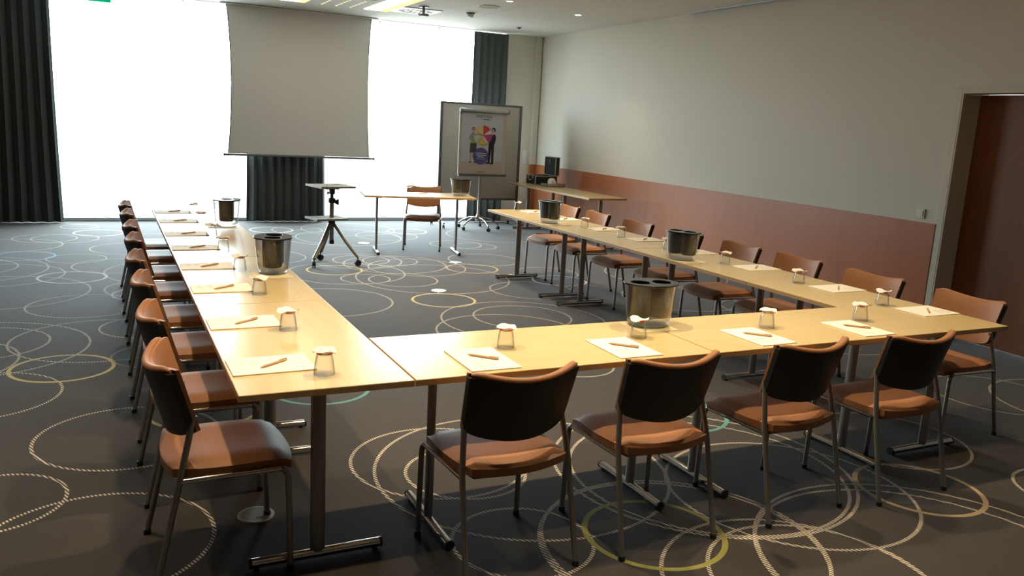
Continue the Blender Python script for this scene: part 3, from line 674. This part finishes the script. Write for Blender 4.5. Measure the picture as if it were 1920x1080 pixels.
# ================================================================== floor boxes
def floor_box(x, y, mat, label):
    r = empty('floor_outlet', (x, y, 0)); tag(r, label, 'floor outlet', 'round floor outlets')
    bm = new(); lathe(bm, [(.062, .004), (.073, .004), (.076, 0)], 36, cap0=False, cap1=False); lathe(bm, [(.062, .0), (.062, .004)], 36, cap0=False, cap1=False); bm_obj('ring', bm, M['alu'], r, smooth=True)
    bm = new(); lathe(bm, [(.061, 0), (.061, .0035)], 36); ld = bm_obj('cover', bm, mat, r, smooth=True)
    bm = new(); box(bm, (.01, -.035, .0040), (.030, .010, .0012), .0005); bm_obj('finger_slot', bm, M['black'], ld)
floor_box(.148, .619, M['greyalu'], 'grey metal floor outlet under the corner of the open-carpet arm')
floor_box(2.581, 4.85, M['alu'], 'bright round floor outlet in the middle of the U')
floor_box(3.387, 6.391, M['alu'], 'bright round floor outlet in front of the presenter table')
floor_box(2.706, 7.996, M['alu'], 'bright round floor outlet between presenter table and window')

# ================================================================== projector stand, pinboard, flipchart
def castor(parent, x, y, h=.065, rz=0.0):
    bm = new(); ca, sa = math.cos(rz), math.sin(rz); rad = h*.40
    for s in (-1, 1):
        n = Vector((-sa, ca, 0)); c = Vector((x, y, rad)); tube(bm, [c+n*s*.006, c+n*s*.017], rad, 14)
    box(bm, (x, y, rad*1.25), (rad*1.5, .034, rad*1.1), .004, Matrix.Rotation(rz, 3, 'Z')); tube(bm, [(x, y, rad*1.2), (x, y, h+.012)], .007, 8)
    return bm_obj('castor', bm, M['black'], parent, smooth=True)
def projector_stand():
    cx, cy = 1.895, 6.47; r = empty('projector_stand', (cx, cy, 0)); tag(r, 'tripod projector stand with two grey shelves on castors', 'projector stand')
    rz = math.radians(12)
    for nm, z, c, s in (('top_shelf', .880, (.0, .06), (.41, .40)), ('lower_shelf', .528, (-.06, -.02), (.37, .31))):
        bm = new(); box(bm, (0, 0, 0), (s[0], s[1], .018), .002); sh = bm_obj(nm, bm, M['shelf'], r, loc=(c[0], c[1], z), rot=(0, 0, rz))
        bm = new()
        for sx in (-1, 1):
            be = new(); box(be, (sx*(s[0]/2+.002), 0, 0), (.005, s[1]+.008, .024), .001); bm_obj('side_edge_glint', be, M['white'], sh)  # white colour stands for light reflected by the aluminium edges
        for sy in (-1, 1): box(bm, (0, sy*(s[1]/2+.002), 0), (s[0], .005, .022), .001)
        bm_obj('shelf_edge', bm, M['greyalu'], sh)
        if z > .8:
            bm = new(); y = -s[1]/2+.03; tube(bm, [(-.13, y, .009), (-.13, y, .024), (-.12, y, .032), (.16, y, .032), (.17, y, .024), (.17, y, .009)], .004, 8); bm_obj('stop_rail', bm, M['alu'], sh, smooth=True)
            bm = new(); box(bm, (-.02, -.04, -.02), (.16, .12, .02), .004); bm_obj('tilt_plate', bm, M['black'], sh)
    bm = new(); tube(bm, [(0, 0, .28), (0, 0, .74)], .025, 14); col = bm_obj('column', bm, M['steel'], r, smooth=True)
    bm = new(); box(bm, (0, 0, .262), (.05, .05, .05), .006); bm_obj('column_foot', bm, M['black'], col)
    bm = new(); tube(bm, [(0, 0, .72), (0, 0, .86)], .019, 12); bm_obj('inner_column', bm, M['black'], col, smooth=True)
    bm = new(); box(bm, (0, 0, .725), (.075, .07, .055), .010); bm_obj('clamp', bm, M['black'], col)
    bm = new(); tube(bm, [(.028, -.01, .71), (.062, -.02, .71)], [.014, .034], 12); tube(bm, [(.06, -.02, .71), (.072, -.022, .71)], .034, 12); bm_obj('clamp_knob', bm, M['black'], col, smooth=True)
    bm = new(); tube(bm, [(-.016, -.01, .81), (-.05, -.02, .81)], [.006, .006], 10); tube(bm, [(-.045, -.02, .81), (-.055, -.022, .81)], .018, 12); bm_obj('tilt_knob', bm, M['black'], col, smooth=True)
    bm = new(); box(bm, (0, 0, .825), (.06, .07, .06), .012); bm_obj('tilt_head', bm, M['black'], col)
    bm = new(); lathe(bm, [(.034, .455), (.040, .47), (.040, .50), (.030, .515)], 16); bm_obj('leg_hub', bm, M['black'], r, smooth=True)
    for x, y in ((1.66, 6.285), (1.842, 6.765), (2.165, 6.33)):
        d = Vector((x-cx, y-cy, 0)); n = d.normalized(); side = Vector((-n.y, n.x, 0))
        bm = new(); tube(bm, [Vector((0, 0, .475))+n*.02, d*.55+Vector((0, 0, .265)), d+Vector((0, 0, .10))], .026, 10, rb=.018); lg = bm_obj('leg', bm, M['steel'], r, smooth=True)
        castor(lg, d.x, d.y, .088, math.atan2(n.y, n.x)+.6)
projector_stand()
def pinboard():
    x0, x1, y = 4.35, 5.77, 9.62; xc = (x0+x1)/2; w = x1-x0; r = empty('pinboard', (xc, y, 0)); tag(r, 'tall grey felt pinboard on castors behind the flipchart', 'pinboard')
    box_obj('felt_panel', [span(-w/2+.045, w/2-.045, -.012, .012, .46, 1.935)], M['felt'], r)
    for s in (-1, 1):
        bm = new(); box(bm, (s*(w/2-.022), 0, 1.02), (.045, .045, 1.88), .006); po = bm_obj('post', bm, M['greyalu'], r)
        bm = new(); tube(bm, [(s*(w/2-.022), -.28, .085), (s*(w/2-.022), -.1, .10), (s*(w/2-.022), .1, .10), (s*(w/2-.022), .28, .085)], .016, 10); bm_obj('foot', bm, M['alu'], po, smooth=True)
        for e in (-1, 1): castor(po, s*(w/2-.022), e*.27, .072, 1.2)
    for nm, z in (('top_rail', 1.947), ('bottom_rail', .445)):
        bm = new(); box(bm, (0, 0, z), (w-.09, .035, .03), .004); bm_obj(nm, bm, M['greyalu'], r)
pinboard()
FX, FY = 4.93, 9.25
def flipchart():
    r = empty('flipchart', (FX, FY, 0)); tag(r, 'flipchart on star base with castors, in front of the pinboard', 'flipchart')
    box_obj('board', [span(-.40, .40, -.012, .012, .86, 1.86)], M['felt'], r, bev=.003)
    bm = new(); tube(bm, [(-.395, -.03, 1.842), (.405, -.03, 1.842)], .030, 14); c = bm_obj('paper_clamp', bm, M['alu'], r, smooth=True)
    for s in (-1, 1):
        bm = new(); tube(bm, [(s*.40+.005-.005*(s < 0)*2, -.03, 1.842), (s*.415+.005, -.03, 1.842)], .032, 14); bm_obj('end_cap', bm, M['greyalu'], c, smooth=True)
    bm = new(); box(bm, (0, -.03, .85), (.81, .07, .018), .003); box(bm, (0, -.064, .862), (.81, .006, .03), .002); bm_obj('pen_tray', bm, M['greyalu'], r)
    bm = new(); tube(bm, [(0, .04, .16), (0, .04, 1.3)], .022, 14); p = bm_obj('pole', bm, M['alu'], r, smooth=True)
    bm = new(); box(bm, (0, .03, 1.2), (.16, .04, .10), .006); bm_obj('bracket', bm, M['greyalu'], p)
    bm = new(); lathe(bm, [(.045, .14), (.05, .17), (.032, .22), (.026, .24)], 18, (0, .04, 0)); bm_obj('hub', bm, M['alu'], r, smooth=True)
    for k in range(5):
        a = math.radians(-83+72*k); d = Vector((math.cos(a), math.sin(a), 0)); o = Vector((0, .04, 0))
        bm = new(); tube(bm, [o+d*.03+Vector((0, 0, .185)), o+d*.15+Vector((0, 0, .175)), o+d*.26+Vector((0, 0, .13)), o+d*.325+Vector((0, 0, .082))], .014, 10); lg = bm_obj('leg', bm, M['chrome'], r, smooth=True)
        castor(lg, (o+d*.33).x, (o+d*.33).y, .068, a+.5)
flipchart()
def text_mesh(body, size):
    cu = bpy.data.curves.new('lettering', 'FONT'); cu.body = body; cu.size = size; cu.align_x = 'CENTER'; cu.extrude = .0002; cu.space_character = 1.35
    o = bpy.data.objects.new('lettering', cu); COL.objects.link(o); dg = bpy.context.evaluated_depsgraph_get()
    me = bpy.data.meshes.new_from_object(o.evaluated_get(dg)); bpy.data.objects.remove(o); bpy.data.curves.remove(cu); return me
def poster():
    w, h = .70, .935; r = empty('poster', (FX-.015, FY-.020, .872)); tag(r, 'printed meeting poster with a pie chart, clamped on the flipchart', 'poster')
    box_obj('sheet', [span(-w/2, w/2, 0, .0012, 0, h)], M['poster_bg'], r)
    lay = [0]
    def P(x, t): return ((x-.5)*w, (1-t)*h)
    def shape(name, polys, mat):
        lay[0] += 1; bm = new()
        for poly in polys: prism(bm, poly, (0, -.0006-.0003*lay[0], 0), (1, 0, 0), (0, 0, 1), (0, 1, 0), .0004)
        return bm_obj(name, bm, M[mat], r)
    def pp(*pts): return [P(a, b) for a, b in pts]
    def ell(x, t, rx, ry, n=28): c = P(x, t); return circle_poly(c[0], c[1], rx*w, n, ry=ry*w)
    def wedge(a0, a1, rr=.205, cx=.515, ct=.355, off=0):
        c = P(cx, ct); m = (a0+a1)/2; c = (c[0]+off*math.cos(m), c[1]+off*math.sin(m)); return circle_poly(c[0], c[1], rr*w, 10, math.radians(a0), math.radians(a1), True)
    shape('printed_floor', [pp((0, 1), (1, 1), (1, .79), (0, .79))], 'poster_floor')
    shape('printed_desk', [pp((.0, .56), (.10, .56), (.10, .585), (.0, .585)), pp((.085, .58), (.10, .58), (.10, .75), (.085, .75))], 'mint')
    # two figures holding the pie chart
    shape('printed_legs', [pp((.215, .64), (.255, .64), (.245, .80), (.225, .80)), pp((.31, .64), (.35, .64), (.35, .80), (.33, .80))], 'skin')
    shape('printed_skirt', [pp((.22, .485), (.37, .485), (.365, .645), (.205, .645))], 'skirt')
    shape('printed_blouse', [pp((.25, .315), (.31, .315), (.37, .42), (.37, .49), (.225, .49), (.225, .44), (.185, .43), (.19, .38))], 'greyshirt')
    shape('printed_waist', [pp((.225, .45), (.37, .45), (.37, .49), (.225, .49))], 'lime')
    shape('printed_shoe', [pp((.205, .795), (.25, .795), (.25, .812), (.205, .812)), pp((.315, .795), (.365, .795), (.365, .812), (.315, .812))], 'ink')
    shape('printed_hair', [ell(.282, .262, .042, .045)], 'hair')
    shape('printed_face', [ell(.288, .272, .032, .038)], 'skin')
    shape('printed_suit', [pp((.735, .335), (.80, .335), (.83, .37), (.825, .43), (.79, .52), (.79, .80), (.74, .80), (.725, .58), (.70, .80), (.65, .80), (.66, .50), (.655, .45), (.70, .38))], 'suit')
    shape('printed_shoes', [pp((.60, .805), (.70, .79), (.70, .822), (.60, .822)), pp((.70, .81), (.79, .79), (.79, .828), (.70, .828))], 'ink')
    shape('printed_shirt', [pp((.735, .325), (.775, .325), (.745, .36))], 'textwhite')
    shape('printed_black_hair', [ell(.765, .262, .048, .048)], 'ink')
    shape('printed_head', [ell(.752, .278, .032, .038)], 'skin')
    for a0, a1, mt, off in ((90, 178, 'cream', .004), (35, 90, 'red', .004), (8, 35, 'textwhite', .003), (-52, 8, 'pink', .006), (-70, -52, 'textwhite', .002), (-128, -70, 'yellow', .012), (-178, -128, 'mint', .016)):
        m = math.radians((a0+a1)/2); c = P(.515, .355); c = (c[0]+off*math.cos(m), c[1]+off*math.sin(m))
        shape('printed_pie_wedge', [circle_poly(c[0], c[1], .205*w, 10, math.radians(a0), math.radians(a1), True)], mt)
    shape('printed_arm', [pp((.37, .31), (.52, .345), (.52, .365), (.36, .335)), pp((.55, .50), (.66, .47), (.66, .495), (.56, .52))], 'skin')
    shape('printed_disc', [ell(.475, .70, .185, .185, 40)], 'violet')
    shape('printed_small_print', [pp((.35, .645), (.60, .650), (.60, .662), (.35, .657)), pp((.355, .675), (.60, .680), (.60, .692), (.355, .687)), pp((.40, .705), (.55, .708), (.55, .720), (.40, .717)), pp((.37, .742), (.58, .745), (.58, .749), (.37, .746))], 'textwhite')
    shape('printed_subtitle', [pp((.50, .098), (.66, .098), (.66, .108), (.50, .108)), pp((.41, .955), (.56, .955), (.56, .963), (.41, .963))], 'skirt')
    me = text_mesh('MEETING', .050); me.materials.append(M['ink']); o = link('lettering', me, r); c = P(.52, .070)
    o.location = (c[0], -.012, c[1]); o.rotation_euler = (math.pi/2, 0, 0)
poster()
def cases():
    r = empty('equipment_case', (5.93, 9.10, HT+.0005)); tag(r, 'black equipment case with aluminium edges, lid open, on the side table', 'case')
    sx, sy, sz = .40, .32, .15
    box_obj('body', [span(-sx/2+.006, sx/2-.006, -sy/2+.006, sy/2-.006, 0, .012), span(-sx/2+.006, -sx/2+.014, -sy/2+.006, sy/2-.006, 0, sz-.006), span(sx/2-.014, sx/2-.006, -sy/2+.006, sy/2-.006, 0, sz-.006), span(-sx/2+.006, sx/2-.006, -sy/2+.006, -sy/2+.014, 0, sz-.006), span(-sx/2+.006, sx/2-.006, sy/2-.014, sy/2-.006, 0, sz-.006)], M['black'], r)
    def edges(parent, x0, x1, y0, y1, z0, z1, name='edge_profile', t=.014):
        bm = new()
        for a in (y0, y1):
            for b in (z0, z1): box(bm, ((x0+x1)/2, a, b), (x1-x0, t, t), .002, seg=1)
        for a in (x0, x1):
            for b in (z0, z1): box(bm, (a, (y0+y1)/2, b), (t, y1-y0, t), .002, seg=1)
            for c in (y0, y1): box(bm, (a, c, (z0+z1)/2), (t, t, z1-z0), .002, seg=1)
        return bm_obj(name, bm, M['alu'], parent)
    edges(r, -sx/2+.007, sx/2-.007, -sy/2+.007, sy/2-.007, .007, sz-.007)
    bm = new()
    for y in (-.08, .08): box(bm, (-sx/2-.003, y, sz-.03), (.008, .04, .05), .002)
    box(bm, (-sx/2-.012, 0, sz*.5), (.01, .10, .018), .003); bm_obj('latch', bm, M['alu'], r)
    ld = box_obj('lid', [span(sx/2-.075, sx/2-.012, -sy/2-.05, sy/2-.02, sz+.006, sz+.29)], M['black'], r)
    edges(ld, sx/2-.077, sx/2-.010, -sy/2-.052, sy/2-.018, sz+.008, sz+.292)
    bm = new(); box(bm, (sx/2-.080, -.03, sz+.235), (.008, .025, .045), .002); box(bm, (sx/2-.080, -.03, sz+.19), (.006, .03, .012), .002); bm_obj('lid_clasp', bm, M['alu'], ld)
    r = empty('tissue_tray', (5.95, 8.76, HT+.0005)); tag(r, 'shallow silver tray with white paper tissues beside the equipment case', 'tray')
    box_obj('tray', [span(-.16, .16, -.11, .11, 0, .008), span(-.16, -.152, -.11, .11, 0, .045), span(.152, .16, -.11, .11, 0, .045), span(-.16, .16, -.11, -.102, 0, .045), span(-.16, .16, .102, .11, 0, .045)], M['alu'], r)
    bm = new(); rn = random.Random(2); bmesh.ops.create_icosphere(bm, subdivisions=2, radius=.075)
    for v in bm.verts: v.co = Vector((v.co.x*1.0, v.co.y*.9, max(-.02, v.co.z*1.25)))*(1+rn.uniform(-.22, .22)) + Vector((-.02, 0, .035))
    for v in bm.verts: v.co.z = max(.009, v.co.z)
    bm_obj('tissues', bm, M['paper'], r)
cases()
def switches():
    for k in range(4):
        r = empty('wall_switch', (6.215, YW-.001, 1.02+.058*k)); tag(r, 'white switch plate, %s of the stack beside the window corner' % ['lowest', 'second lowest', 'second highest', 'topmost'][k], 'switch', 'stacked switch plates')
        box_obj('plate', [span(-.036, .036, -.010, 0, -.027, .027)], M['white'], r, bev=.002); box_obj('rocker', [span(-.024, .024, -.014, -.010, -.018, .018)], M['white'], r, bev=.0015)
    p = on_right_wall(7.96, -.001, 1.075); r = empty('wall_switch', p, -RWA); tag(r, 'cream light switch above the wainscot beside the door casing', 'switch')
    box_obj('plate', [span(-.012, 0, -.042, .042, -.042, .042)], M['offwhite'], r, bev=.002); box_obj('rocker', [span(-.017, -.012, -.028, .028, -.028, .028)], M['offwhite'], r, bev=.0015)
switches()
